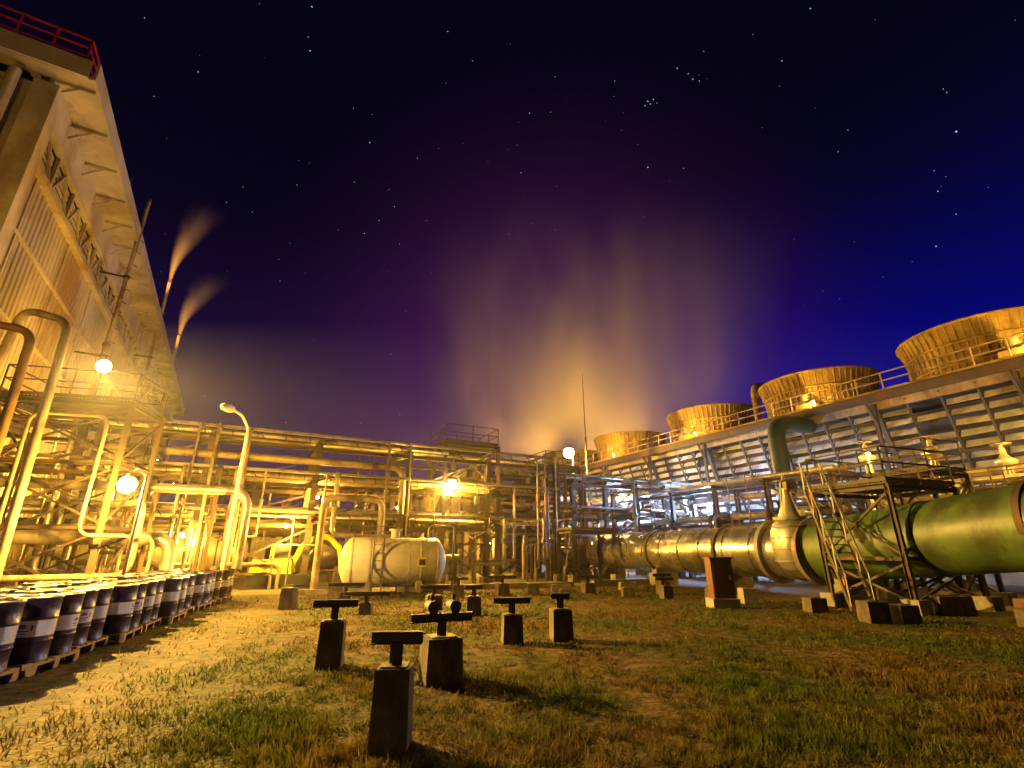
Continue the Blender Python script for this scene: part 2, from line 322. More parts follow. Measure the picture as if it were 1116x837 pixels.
def platform(name,c,ax,sx,sy,levels,cs=.18,mat='steel_dark',rails=True,brace=True,feet=True):
    e=E(name); s=B(); ax=V((ax[0],ax[1],0)).normalized(); ay=V((-ax.y,ax.x,0)); c=V((c[0],c[1],0))
    cor=[c+ax*a*sx/2+ay*k*sy/2 for a,k in ((-1,-1),(1,-1),(1,1),(-1,1))]; top=levels[-1]
    for q in cor:
        s.ib(q,q+V((0,0,top)),cs,mat)
        if feet: s.box((q.x,q.y,.2),(.5,.5,.4),'concrete',(ax.x,ax.y))
    z0=.3
    for z in levels:
        for i in range(4):
            q=cor[i];q2=cor[(i+1)%4]; s.ib(q+V((0,0,z-.1)),q2+V((0,0,z-.1)),cs*.8,mat)
            if brace: s.beam(q+V((0,0,z0)),q2+V((0,0,z-.25)),.07,.07,mat); 
            if brace and i%2==0: s.beam(q2+V((0,0,z0)),q+V((0,0,z-.25)),.07,.07,mat)
        z0=z
    s.obj('frame',e); s=B()
    n=int(sx/.12)
    for i in range(n):
        a=c+ax*(-sx/2+sx*(i+.5)/n)+V((0,0,top+.05)); s.beam(a-ay*sy/2,a+ay*sy/2,.025,.05,mat)
    for k in range(5): a=c+ay*(-sy/2+sy*k/4)+V((0,0,top+.02)); s.beam(a-ax*sx/2,a+ax*sx/2,.03,.04,mat)
    s.obj('grating',e)
    if rails:
        s=B()
        for i in range(4): s.rail(cor[i]+V((0,0,top+.05)),cor[(i+1)%4]+V((0,0,top+.05)),mat)
        s.obj('railing',e)
    return e
platform('steel_platform',(-16.6,18.3),(1,.25),4.2,2.6,[2.6,4.8,7.0],.17)
platform('steel_platform',(-3.2,32),Md,3.6,3,[3,5.6,8.2],.2)
platform('steel_platform',(3.2,38.6),Md,3,3,[2.8,5.2,7.8],.18)
platform('steel_platform',(-19.6,16.2),(1,.3),3.2,3.2,[3,6],.2)
b=B()
b.tube([(-15.0,15.2,0),(-15.3,15.2,9.2),(-16.8,15.0,9.6),(-17.1,15,7.2),(-17.7,15.6,4)],.13,cm,14,.5,bands=1.8)
b.tube([(-15.6,14.7,0),(-15.9,14.7,8.6),(-17.7,14.4,8.9),(-18,14.4,3)],.13,'pipe_brown',14,.5,bands=1.8)
b.tube([(-16.2,16.0,0),(-16.4,16,6.2),(-14.2,16.6,6.2),(-14.2,16.6,2.2),(-12.9,18.4,2.2),(-12.9,18.4,0)],.06,cm,12,.4,bands=1.8)
b.tube([(-20,18.2,2.2),(-13.9,20.9,2.2),(-13.9,20.9,.6)],.26,cl,16,.8,bands=1.5)
b.tube([(-21,19.2,4.3),(-12,22.6,4.3),(-12,22.6,1)],.2,cl,16,.8,bands=1.5)
b.tube([(-18.2,14.2,.9),(-13.4,18.2,.9),(-13.4,18.2,3.4),(-16.5,19.8,3.4)],.1,cm,12,.5,bands=1.5)
for k in range(9): x=-19+k*.7; b.tube([(x,20.1+.3*k,0),(x,20.1+.3*k,2+k%3*1.1),(x-1.2,21.5+.3*k,2+k%3*1.1)],.05+.02*(k%3),(cm,cl,'pipe_brown')[k%3],10,.3)
b.obj('process_piping')
def hvessel(name,c,ax,L,r,mat,legs=True,mat2='steel_dark'):
    s=B(); ax=V((ax[0],ax[1],0)).normalized(); c=V(c); p=c-ax*L/2
    prof=[(-r*.5,.02),(-r*.46,r*.35),(-r*.33,r*.68),(-r*.15,r*.92),(0,r),(L,r),(L+r*.15,r*.92),(L+r*.33,r*.68),(L+r*.46,r*.35),(L+r*.5,.02)]
    s.rev(p,ax,prof,mat,28)
    for t in (.0,.33,.66,1.0): s.cyl(p+ax*(L*t-.03),p+ax*(L*t+.03),r*1.012,mat,28,cap=True)
    for t in (.2,.8):
        q=p+ax*L*t; s.box((q.x,q.y,(c.z-r*.75)/2),(.25,r*1.5,c.z-r*.75),'concrete',(ax.x,ax.y)); s.cyl(q-ax*.04,q+ax*.04,r*1.02,mat2,28)
    q=p+ax*L*.5; s.cyl(q+V((0,0,r*.9)),q+V((0,0,r+.35)),.2,mat,12); s.cyl(q+V((0,0,r+.3)),q+V((0,0,r+.38)),.3,mat2,12)
    return s,p,ax
for c,L,r,m in (((-17.5,27.5,1.7),5,1.0,cl),((-24,30,2.2),6,1.3,cl),((-15,33,3.5),5,.9,cm),((-9.5,31.5,1.5),4,.8,cl),((-4,38,2),5,1.1,cm)):
    s,p,ax=hvessel('heat_exchanger',c,Md,L,r,m); s.obj('heat_exchanger')
s,p,ax=hvessel('storage_tank',(-5.4,23.6,1.25),(.93,.3),3.7,1.05,'white_paint',mat2='white_paint')
n=V((ax.y,-ax.x,0))
q=p+ax*1.1+n*1.12; s.ladder((q.x,q.y,0),(q.x-n.x*.1,q.y-n.y*.1,2.3),'steel_grey',(ax.x,ax.y),.42)
s.rail(V((p.x,p.y,2.3))+ax*.4,V((p.x,p.y,2.3))+ax*1.9,'steel_grey',.5,.5,.035)
q=p+ax*3.0+n*1.05; s.box((q.x,q.y,1.25),(.4,.03,.4),'yellow_paint',(ax.x,ax.y)); s.box((q.x+n.x*.02,q.y+n.y*.02,1.25),(.25,.03,.25),'dark',(ax.x,ax.y))
s.tube([p+ax*3.4+V((0,0,1)),p+ax*3.4+V((0,0,1.6)),p+ax*4.6+V((0,0,1.6)),p+ax*4.6+V((0,0,-1.2))],.06,'steel_grey',8,.2)
s.obj('storage_tank')
s=B(); o=V((-11.6,26.2,0)); ex=V((1,.3,0)).normalized(); ey=V((-.3,1,0)).normalized()
def eo(a,k,z): return o+ex*a+ey*k+V((0,0,z))
for k in (-.9,.9):
    s.box(eo(0,k,.4),(2.4,.45,.5),'rubber',ex); s.rev(eo(-1.2,k-.22,.4),ey,[(0,.26),(.45,.26)],'rubber',14); s.rev(eo(1.2,k-.22,.4),ey,[(0,.26),(.45,.26)],'rubber',14)
s.box(eo(-.4,0,1.0),(1.9,1.7,.65),'yellow_paint',ex,.9); s.box(eo(-.1,-.45,1.6),(.9,.75,.8),'yellow_paint',ex,.88); s.box(eo(-.06,-.46,1.65),(.82,.8,.5),'dark',ex,.88)
s.tube([eo(.4,.3,1.0),eo(.9,.3,2.2),eo(2.0,.3,2.5),eo(2.6,.3,1.9)],.16,'yellow_paint',8,.8); s.beam(eo(2.6,.3,2.0),eo(2.9,.3,.7),.2,.26,'yellow_paint'); s.cyl(eo(.9,.3,1.2),eo(1.6,.3,2.1),.06,'steel_grey',8)
s.box(eo(2.8,.3,.4),(.6,.7,.5),'steel_dark',ex,.8)
s.obj('excavator')
e=E('utility_shed'); s=B(); s.box((-17.5,37.5,1.6),(5,3.5,3.2),'white_paint',Md); s.obj('walls',e); s=B(); s.box((-17.5,37.5,3.3),(5.6,4.1,.2),'steel_grey',Md); s.obj('roof',e); s=B()
q=V((-17.5,37.5,0))-V((Ld[0],Ld[1],0))*1.76; s.box((q.x,q.y,1.1),(1,.06,2.1),'dark',Md); q=q+V((Md[0],Md[1],0))*1.6; s.box((q.x,q.y,1.8),(.9,.06,.8),'dark',Md); s.obj('door_and_window',e)

# ------------------------------------------------------------------ cooling tower
tw=E('cooling_tower'); T0=(33.4,12.0); Lt=(-.461,.887); Mt=(.887,.461); DZ=11.3; TL=70
def tp(t,k,z): return P2(T0,Lt,t,Mt,k,z)
b=B(); p=tp(TL/2,7.3,0); b.box((p.x,p.y,.8),(TL,12.4,1.6),'concrete',Lt); b.box((p.x,p.y+0,1.65),(TL+.3,12.8,.14),'concrete',Lt); b.obj('basin',tw)
b=B(); p=tp(TL/2,8.6,0); b.box((p.x,p.y,6.2),(TL-.4,8.6,9.0),'timber_dark',Lt); b.obj('fill_core',tw)
b=B(); rows=14; rl=random.Random(4)
for j in range(int(TL/1.75)):
    t0=j*1.75+.06; t1=(j+1)*1.75-.06
    for i in range(rows):
        if rl.random()<.02: continue
        f=i/rows; f2=(i+.64)/rows
        za=2.0+(10.5-2.0)*f; ka=3.0*(1-f)+.35; zb=2.0+8.5*f2; kb=3.0*(1-f2)+.35+.3
        zt=rl.uniform(-.04,.04); kb+=rl.uniform(-.06,.08)
        vs=[tp(t0,ka-.12,za+zt),tp(t1,ka-.12,za-zt),tp(t1,kb,zb),tp(t0,kb,zb)]
        vs+=[x+V((.02,.02,.03)) for x in vs]
        b.add(vs,[(0,1,2,3),(7,6,5,4),(0,4,5,1),(1,5,6,2),(2,6,7,3),(3,7,4,0)],'louver')
b.obj('louvers',tw)
b=B()
for j in range(int(TL/1.75)+1):
    t=j*1.75; big=(j%4==0); w=.28 if big else .12
    b.beam(tp(t,3.1,1.7),tp(t,.1,10.8),w,w*.9,'timber_dark')
    if big: b.beam(tp(t,-.1,1.7),tp(t,-.1,10.8),.22,.22,'timber_dark'); b.beam(tp(t,-.1,6),tp(t,1.8,6),.15,.15,'timber_dark'); b.beam(tp(t,-1.0,10.9),tp(t,-.1,9.4),.14,.14,'timber_dark')
for z in (4.4,7.2): b.beam(tp(0,(10.5-z)/8.5*3.0-.05,z),tp(TL,(10.5-z)/8.5*3.0-.05,z),.12,.14,'timber_dark')
b.obj('louver_frames',tw)
b=B(); p=tp(TL/2,6.4,0); b.box((p.x,p.y,DZ-.1),(TL+.6,14.8,.2),'timber_dark',Lt); p=tp(TL/2,-1.0,0); b.box((p.x,p.y,DZ-.35),(TL+.6,.12,.5),'steel_dark',Lt); p=tp(TL/2,.2,0); b.box((p.x,p.y,DZ-.55),(TL,.25,.6),'stave',Lt)
for j in range(int(TL/1.2)): b.beam(tp(j*1.2,-1.0,DZ-.25),tp(j*1.2,.1,DZ-.25),.08,.16,'timber_dark')
b.obj('fan_deck',tw)
b=B(); b.rail(tp(0,-.95,DZ),tp(TL,-.95,DZ),'stave',1.15,1.5,.07); b.rail(tp(TL,-.95,DZ),tp(TL,13.6,DZ),'stave',1.15,1.5,.07); b.obj('deck_railing',tw)
fans=[17,29.5,39.3,49.2,60.6,71.8]
for yy in fans:
    t=(yy-12-.461*6)/.887; c=tp(t,6,DZ)
    s=B(); pr=[(0,4.15),(.6,4.0),(1.3,3.92),(2.2,3.98),(3.1,4.15),(3.9,4.38)]
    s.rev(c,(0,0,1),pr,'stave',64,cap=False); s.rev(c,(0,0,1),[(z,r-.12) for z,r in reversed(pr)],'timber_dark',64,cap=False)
    for k in range(64):
        a=k/64*math.tau+.02; d=V((math.cos(a),math.sin(a),0))
        for i in range(5): s.beam(c+d*(pr[i][1]+.03)+V((0,0,pr[i][0])),c+d*(pr[i+1][1]+.03)+V((0,0,pr[i+1][0])),.09,.1,'stave')
    for z,r in ((.1,4.2),(1.3,4.0),(2.6,4.12),(3.78,4.46)): s.rev(c+V((0,0,z)),(0,0,1),[(0,r-.1),(.0,r+.04),(.12,r+.04),(.12,r-.1)],'stave',64,cap=False)
    s.cyl(c+V((0,0,.6)),c+V((0,0,1.3)),.5,'steel_grey',16)
    for k in range(6):
        a=k*math.tau/6; d=V((math.cos(a),math.sin(a),.0)); s.beam(c+d*.4+V((0,0,1)),c+d*3.6+V((0,0,1.05)),.5,.05,'steel_grey')
    s.obj('fan_stack',tw)
b=B(); b.tube([(21.9,41.8,11.3),(21.9,41.8,16.0),(24.6,43,16.0),(24.6,43,13)],.32,'cladding_matt',14,.9); b.obj('vent_pipe',tw)
b=B()
for t in (14,26,38): 
    q=tp(t,1.2,DZ); b.box((q.x,q.y,DZ+.5),(1.4,.9,1.0),'stave',Lt,.9); b.cyl(q+V((0,0,1)),q+V((0,0,1.7)),.3,'steel_grey',12)
b.obj('deck_equipment',tw)
b=B(); b.tube([(21.9,34.8,10.4),(19.6,33.8,10.4),(17.9,32.3,9.6),(17.6,32,1.0)],.55,'pipe_teal',20,1.0,bands=2.4); b.cyl((17.6,32,5.2),(17.6,32,5.5),.8,'steel_grey',20); b.obj('riser_pipe')
b=B(); b.tube([(27,13.5,3.0),(13,39,3.0)],.45,cl,18,bands=2.5); b.tube([(27.4,14.4,5.3),(14,39,5.3)],.22,cm,14,bands=2.5)
b.obj('header_pipe')
def cvalve(x,y,z0,h):
    s=B(); c=V((x,y,z0)); u=V((0,0,1))
    s.cyl((x,y,z0-.5),(x,y,z0+.3),.3,'cladding',16); s.rev(c,u,[(0,.3),(.15,.48),(.5,.5),(.8,.32),(.95,.2)],'cladding',20); s.cyl(c+u*.9,c+u*1.0,.38,'steel_grey',16)
    for k in (-1,1): s.beam(c+V((.22*k,0,1)),c+V((.14*k,0,h-.9)),.07,.07,'cladding')
    s.cyl(c+u,c+u*(h),.05,'cladding',8); s.rev(c+u*(h-1.0),u,[(0,.1),(.1,.36),(.22,.42),(.3,.42),(.45,.2),(.6,.12),(.9,.1)],'cladding',20)
    s.wheel(c+u*(h+.05),u,.36,'steel_grey'); s.cyl(c+V((0,-.3,.35)),c+V((0,-.8,.35)),.2,'cladding',14); s.cyl(c+V((0,-.75,.35)),c+V((0,-.83,.35)),.34,'steel_grey',14)
    s.obj('control_valve')
cvalve(18.2,24.8,3.7,3.3); cvalve(20.2,23.2,3.9,3.0); cvalve(22.4,22,3.7,2.6)
platform('valve_catwalk',(20.8,21.0),(.46,-.888),9,1.4,[3.9],.16,brace=True)
rack('cable_tray_rack',(24.5,17),Ld,16,1.2,[2.6,4.6],4,[(0,4.6,.12,cl,0,1),(.35,4.6,.08,cm,0,1),(0,2.6,.2,cm,0,1)],12,.2,seed=21)

# ------------------------------------------------------------------ main steam pipe
mp=E('main_steam_pipe'); pd=V((-.33,.944,0))
def mpos(y,z=1.72): return V((18.25-.35*y,y,z))
b=B(); b.tube([mpos(19.2),mpos(35)],1.03,'pipe_polished',48,bands=1.55); b.obj('clad_section',mp)
b=B(); b.tube([mpos(35),mpos(72)],.82,'pipe_brown',32,bands=2.6); b.rev(mpos(34.6),pd,[(0,1.06),(.5,1.06),(.9,.84)],'steel_grey',40); b.obj('far_section',mp)
b=B(); b.tube([mpos(-4,2.45),mpos(12.5,2.4),mpos(19.0,1.72)],1.08,'pipe_green',48,2.0,bands=5.2,bandmat='pipe_green'); b.obj('green_section',mp)
b=B()
for y in (19.2,20.9): b.cyl(mpos(y),mpos(y+.18),1.22,'steel_grey',40)
for y in (19.35,21.05): 
    for k in range(20):
        a=k*math.tau/20; o2=mpos(y)+V((math.cos(a)*1.14*.944,math.cos(a)*1.14*.33,math.sin(a)*1.14)); b.cyl(o2-pd*.14,o2+pd*.14,.035,'steel_dark',6)
b.obj('flanges',mp)
b=B()
for y in (4,9,13,18.3,23.5,28.5,33.5,39,45,51,57,63,69):
    zc=2.4 if y<14 else 1.72
    q=mpos(y,0); b.box((q.x,q.y,.3),(.5,1.5,.6),'concrete',pd); b.box((q.x,q.y,.45+(zc-1.3)/2),(.4,1.2,zc-1.3+.3),'concrete',pd,.9); b.cyl(mpos(y,zc)-pd*.08,mpos(y,zc)+pd*.08,1.1 if y<35 else .86,'steel_dark',40)
b.obj('saddles',mp)
s=B(); c=mpos(20.15,1.7)+V((-.35,-.5,0)); u=V((0,0,1))
s.rev(c-u*.7,u,[(0,.3),(.1,.55),(.4,.74),(.9,.8),(1.4,.78),(1.7,.66),(1.85,.5),(1.9,.42)],'cladding',32)
s.cyl(c+u*1.15,c+u*1.27,.6,'steel_grey',24); s.rev(c+u*1.25,u,[(0,.42),(.4,.28),(.9,.17),(1.1,.17)],'cladding',20)
for k in (-1,1): s.beam(c+V((.3*k,0,1.27)),c+V((.13*k,0,2.6)),.07,.07,'steel_grey')
s.cyl(c+u*2.3,c+u*2.9,.06,'steel_grey',8); s.wheel(c+u*2.65,u,.36,'steel_grey'); s.box(c+V((.1,-.2,2.45)),(.4,.3,.3),'steel_grey')
for k in range(4): s.cyl(c+u*(-.35+.42*k)-u*.02,c+u*(-.35+.42*k)+u*.02,(.75,.805,.81,.75)[k]+.012,'steel_grey',32)
s.obj('isolation_valve')
platform('crossover_platform',(12.6,16.9),(-.33,.944),2.6,3.2,[1.6,3.7],.13)
platform('crossover_platform',(15.2,18.6),(-.33,.944),2.4,2.0,[2.2,4.4],.12)
e=E('access_stair'); s=B()
for o2 in (0,.65):
    s.beam((10.3+o2,17.4-o2*.1,3.7),(9.7+o2,15.2-o2*.1,.1),.05,.16,'steel_dark')
    s.beam((10.3+o2,17.4-o2*.1,4.7),(9.7+o2,15.2-o2*.1,1.1),.04,.04,'steel_grey')
    for k in range(5): f=k/4; x=10.3+o2-.6*f; y=17.4-o2*.1-2.2*f; z=3.7-3.6*f; s.beam((x,y,z),(x,y,z+1),.04,.04,'steel_grey')
for k in range(15): f=(k+.5)/15; s.box((10.62-.6*f,17.35-2.2*f,3.7-3.6*f),(.62,.2,.03),'steel_dark',(1,0))
s.obj('stair',e)
platform('pipe_bridge',(4.6,31.6),(.9,.43),3.0,1.6,[2.9],.14,brace=False)
s=B(); s.ladder((3.2,30.0,0),(3.9,31,2.9),'steel_dark',(1,.3),.6); s.obj('ladder')

# ------------------------------------------------------------------ drums on pallets
def drum_mesh():
    s=B(); r=.287
    s.rev((0,0,0),(0,0,1),[(0,r+.006),(.02,r+.008),(.035,r),(.27,r),(.285,r+.012),(.3,r)],'drum_blue',36,cap=True)
    s.rev((0,0,0),(0,0,1),[(.3,r),(.35,r)],'drum_blue',36,cap=False)
    s.rev((0,0,0),(0,0,1),[(.35,r+.001),(.565,r+.001)],'drum_label',36,cap=False)
    s.rev((0,0,0),(0,0,1),[(.565,r),(.585,r),(.6,r+.012),(.615,r),(.845,r),(.86,r+.008),(.88,r+.006),(.88,r-.012),(.865,r-.014),(.864,.01)],'drum_blue',36,cap=True)
    s.cyl((.2,0,.866),(.2,0,.885),.035,'steel_grey',12); s.cyl((-.2,0,.866),(-.2,0,.88),.02,'steel_grey',10)
    for a0 in (0,math.pi*2/3,math.pi*4/3):
        for (da,w,z,h) in ((0,.3,.49,.05),(.02,.5,.43,.018),(-.02,.4,.395,.012),(.38,.1,.47,.07)):
            vs=[];n=6
            for i in range(n+1):
                a=a0+da-w/2+w*i/n
                for zz in (z-h/2,z+h/2): vs.append((math.cos(a)*(r+.0035),math.sin(a)*(r+.0035),zz))
            s.add(vs,[(2*i,2*i+2,2*i+3,2*i+1) for i in range(n)],'label_blue',True)
    return s
d0=drum_mesh().obj('steel_drum'); dm=d0.data; first=True
def pallet():
    s=B()
    for y in (-.55,0,.55):
        for x in (-.55,0,.55): s.box((x,y,.07),(.14,.1,.09),'wood')
        s.box((0,y,.013),(1.22,.1,.022),'wood'); 
    for x in (-.55,0,.55): s.box((x,0,.126),(.12,1.22,.02),'wood')
    for k in range(7): s.box((0,-.55+k*1.1/6,.147),(1.22,.12,.02),'wood')
    return s
p0o=pallet().obj('wooden_pallet'); pm=p0o.data; fp=True
rd=V((-.29,.957,0)).normalized(); rn=V((-rd.y,rd.x,0)); ang=math.atan2(rd.y,rd.x)-math.pi/2
for i in range(10):
    for j in range(2):
        c=V((-7.3,7.0,0))+rd*(i*1.4)+rn*(j*1.32)+V((random.uniform(-.12,.12),0,0)); a=ang+random.uniform(-.09,.09)
        o=p0o if fp else bpy.data.objects.new('wooden_pallet',pm)
        if not fp: scene.collection.objects.link(o)
        fp=False; o.location=c+V((0,0,.007)); o.rotation_euler=(0,0,a)
        for k in range(4):
            if j==1 and random.random()<.12: continue
            if first: o=d0
            else: o=bpy.data.objects.new('steel_drum',dm); scene.collection.objects.link(o)
            first=False
            lx,ly=((-.3,-.3),(.3,-.3),(-.3,.3),(.3,.3))[k]; ca,sa=math.cos(a),math.sin(a)
            o.location=c+V((lx*ca-ly*sa+random.uniform(-.01,.01),lx*sa+ly*ca,.166)); o.rotation_euler=(0,0,random.random()*6.28)

# ------------------------------------------------------------------ pipe supports (concrete piers)
def pier(x,y,w,h,kind=1,ang=0,barw=.6):
    s=B(); s.box((0,0,h/2),(w,w,h),'pier',(math.cos(ang),math.sin(ang)),.92); c,sn=math.cos(ang),math.sin(ang)
    s.box((0,0,h+.008),(w*.7,w*.7,.016),'steel_dark',(c,sn))
    if kind>=1:
        s.ib((0,0,h+.01),(0,0,h+.19),.1,'steel_dark')
        d=V((c,sn,0)); s.ib(V((0,0,h+.245))-d*barw/2,V((0,0,h+.245))+d*barw/2,.1,'steel_dark')
    if kind==2:
        for k in (-.16,.16):
            q=V((c*k,sn*k,h+.3)); s.cyl(q+V((-sn*.12,c*.12,.09)),q-V((-sn*.12,c*.12,-.09)),.085,'steel_dark',14); s.box(q+V((0,0,.01)),(.12,.2,.03),'steel_dark',(c,sn)); s.cyl(q+V((0,0,.1)),q+V((0,0,.26)),.03,'steel_dark',8)
    o=s.obj('pipe_support'); o.location=(x,y,0)
    bv=o.modifiers.new('bevel','BEVEL'); bv.width=.008; bv.limit_method='ANGLE'
pier(-1.12,5.3,.35,.66,1,.05,.5); pier(-1.0,7.7,.52,.56,2,.4,.9); pier(-2.85,8.6,.38,.66,1,.2,.7)
pier(-.0,10.7,.4,.52,1,.15,.75); pier(1.0,11.0,.42,.58,1,.15,.4); pier(-7.0,16.6,.42,.62,0); pier(-1.08,15,.42,.5,1,.1,.5); pier(-2.45,16.6,.5,.4,1,.3,.9)
pier(-6.3,19,.5,.55,0); pier(-8.3,19.6,.45,.5,0); pier(-5.6,17.8,.4,.4,1,.2,1.2); pier(-4.2,15.3,.35,.3,1,.1,1.3)
pier(-.4,21.8,.5,.45,1,.3,1.2); pier(.9,22.2,.5,.42,0); pier(3.3,22.8,.5,.4,1,.3,1.0); pier(-2.2,21.5,.45,.4,1,.2,.8); pier(4.6,21,.45,.35,0)
pier(5.9,20.2,.4,.45,1,.2,.7); pier(7.6,20.0,.45,.4,0); pier(2.0,20.0,.4,.35,0); pier(6.4,22.3,.45,.5,1,.3,.9)
e=E('electrical_cabinet'); s=B(); s.box((6.75,17,.14),(.85,.7,.28),'concrete'); s.obj('plinth',e); s=B(); s.box((6.75,17,.88),(.68,.5,1.2),'redbrown'); s.box((6.75,17,1.5),(.76,.58,.05),'redbrown'); s.box((6.75,16.745,.86),(.58,.02,1.05),'redbrown'); s.box((6.98,16.73,.9),(.03,.03,.15),'steel_grey'); s.obj('cabinet',e)
def block(x,y,w,d,h,m='concrete',ax=(1,0)):
    s=B(); s.box((0,0,h/2),(w,d,h),m,ax,.95); s.box((0,0,h+.01),(w*.5,d*.5,.02),'steel_dark',ax); o=s.obj('concrete_block',None,(x,y,0)); bv=o.modifiers.new('b','BEVEL'); bv.width=.02
block(8.2,18.4,.5,.5,.5); block(9.2,13.6,.55,.5,.5,'pier'); block(9.9,13.5,.5,.5,.42,'pier'); block(12.5,15.2,1.0,.6,.5,'pier'); block(13.9,14.0,.8,.7,.5,'redbrown'); block(9.0,15.8,.5,.5,.4,'pier'); block(12.4,12.6,.7,.5,.4,'pier')
block(2.2,23.6,.9,.4,.3); block(5.4,24.5,.8,.5,.35)

# ------------------------------------------------------------------ lamps
def light(kind,loc,power,col,r=.15,parent=None,aim=None,spot=150):
    L=bpy.data.lights.new('lamp',kind); L.energy=power; L.color=col; L.shadow_soft_size=r
    if kind=='SPOT': L.spot_size=math.radians(spot); L.spot_blend=.6
    o=bpy.data.objects.new('light_source',L); scene.collection.objects.link(o); o.location=loc
    if aim is not None: o.rotation_euler=(V(aim)-V(loc)).to_track_quat('-Z','Y').to_euler()
    if parent: o.parent=parent
def lamp(x,y,z,power,col=SOD,base=0,off=(0,0),name='sodium_lamp_or_fill',bulb='bulb_sodium',br=.16,post=True):
    e=E(name); s=B()  # also builds the added rack and deck fill lamps
    if post:
        s.cyl((x+off[0],y+off[1],base),(x+off[0],y+off[1],z+.35),.05,'steel_grey',10)
        s.tube([(x+off[0],y+off[1],z+.3),(x+off[0]*.4,y+off[1]*.4,z+br+.25),(x,y,z+br+.12)],.035,'steel_grey',8,.1)
    s.rev((x,y,z+br*.75),(0,0,1),[(0,br*.7),(.06,br*.5),(.14,.05)],'steel_grey',18); s.obj('fixture',e)
    s=B(); s.rev((x,y,z-br),(0,0,1),[(0,.02),(br*.13,br*.5),(br*.4,br*.8),(br,br),(br*1.6,br*.8),(br*1.87,br*.5),(br*1.98,.05)],bulb,20); o=s.obj('bulb',e)
    light('POINT',(x,y,z-.12-br),power,col,.12,e)
def flood(x,y,z,aim,power,col=SOD,base=0,spot=140,bulb='bulb_sodium'):
    e=E('floodlight_or_fill'); d=(V(aim)-V((x,y,z))).normalized(); s=B(); p=V((x,y,z))  # shared by the platform floodlight and the added fill spots
    s.rev(p-d*.3,d,[(0,.1),(.15,.2),(.3,.27),(.34,.27)],'steel_dark',16); s.cyl((x,y,base),(x,y,z-.2),.04,'steel_dark',8); s.obj('housing',e)
    s=B(); s.cyl(p+d*.045,p+d*.06,.24,bulb,16); s.obj('lens',e); light('SPOT',p+d*.12,power,col,.15,e,aim,spot)
lamp(-12.5,16,3.75,8500,off=(.5,.1),br=.27)
lamp(-3.6,29.4,5.5,13000,off=(.4,1.0),br=.32)
lamp(5.3,45,10.4,20000,off=(.4,.3),br=.5)
flood(-15.4,17.1,8.3,(9,4,0),65000,(1,.58,.1),base=7,spot=92)
flood(-3.5,-3,5.0,(-9.2,12,.5),3000,(1,.8,.62),base=0,spot=42)  # unseen spot behind the camera, added to light the drum fronts
flood(-15,7,6,(-23,16,13),2800,base=0,spot=90)  # out-of-view flood added to brighten the hall end wall
for t,pw in ((6,3600),(19,1500),(34,3500),(52,2500)):
    q=hp(t,5.5,8.0); w=hp(t+1,0,9.5); flood(q.x,q.y,q.z,w,pw,base=0,spot=150)  # wall washers added to brighten the long hall wall
for x,y,z,pw in ((-20.5,25,4.6,3500),(-11,28,4.6,2200),(-8,35,4.6,1800),(-15,23.2,2.4,4000),(-1.5,33,2.2,1000),(-26,28,5,2500),(-11,24.6,2.9,2600),(3,40,3.0,1200)): lamp(x,y,z,pw,off=(.3,.2),br=.1)  # extra lamps added inside the racks for warm brightness
lamp(15.2,38.5,4.9,9000,COOL,off=(.2,.2),name='work_lamp',bulb='bulb_cool')
lamp(9.8,43.5,5.5,9000,COOL,off=(.2,.2),name='work_lamp',bulb='bulb_cool')
lamp(19.5,30.5,3.4,700,COOL,off=(.2,.2),name='work_lamp',bulb='bulb_cool',br=.1)
lamp(17.4,23.6,6.2,1300,off=(.2,.3),br=.09); lamp(22.3,19.6,6.2,2200,off=(.2,.3),br=.1)
flood(22,10,8,(27,28,15),6000,base=0,spot=75)  # out-of-view fill added to light the fan stacks
for yy in (23.5,34.3,44.3,55):
    t=(yy-12)/.887; q=tp(t,.6,DZ); lamp(q.x,q.y,DZ+.9,1800,base=DZ,off=(.12,0),br=.08)  # small hidden lamps added behind the rail to light the fans
for t,k,pw,ox in ((60,13.5,42000,10),(66,13.5,42000,8),(70.5,4,40000,-8),(70.5,0,26000,4)):
    q=tp(t,k,DZ); flood(q.x,q.y,DZ+1.5,(q.x+ox,q.y+15,52),pw,base=DZ,spot=100)  # uplights added on the deck to make the steam cloud bright
for t in (27,44):
    q=hp(t,1.2,24.3); aim={27:(-35.5,45,34),44:(-44,60,34)}[t]; flood(q.x,q.y,q.z,aim,20000,(1,.4,.06),base=23.8,spot=70)  # spots added at the eave to light the vent plumes
e=E('street_lamp'); s=B(); s.cyl((-10.9,19.6,0),(-10.9,19.6,1),.13,'steel_grey',14); s.cyl((-10.9,19.6,1),(-10.9,19.6,6.2),.1,'white_paint',14,.07); s.tube([(-10.9,19.6,6.1),(-10.9,19.6,6.5),(-10.9,19.0,6.9),(-11.0,18.2,7.0)],.05,'white_paint',10,.2)
s.obj('pole',e); s=B(); s.rev((-10.98,18.5,6.98),(-.1,-1,-.05),[(0,.05),(.1,.12),(.3,.16),(.6,.14),(.75,.05)],'white_paint',16); s.obj('head',e)
s=B(); s.cyl((7.0,45.5,0),(7.0,45.5,12),.09,'steel_dark',10); s.cyl((7.0,45.5,12),(7.0,45.5,18.5),.05,'steel_dark',8,.02); s.box((7,45.5,.2),(.6,.6,.4),'concrete'); s.obj('lightning_mast')

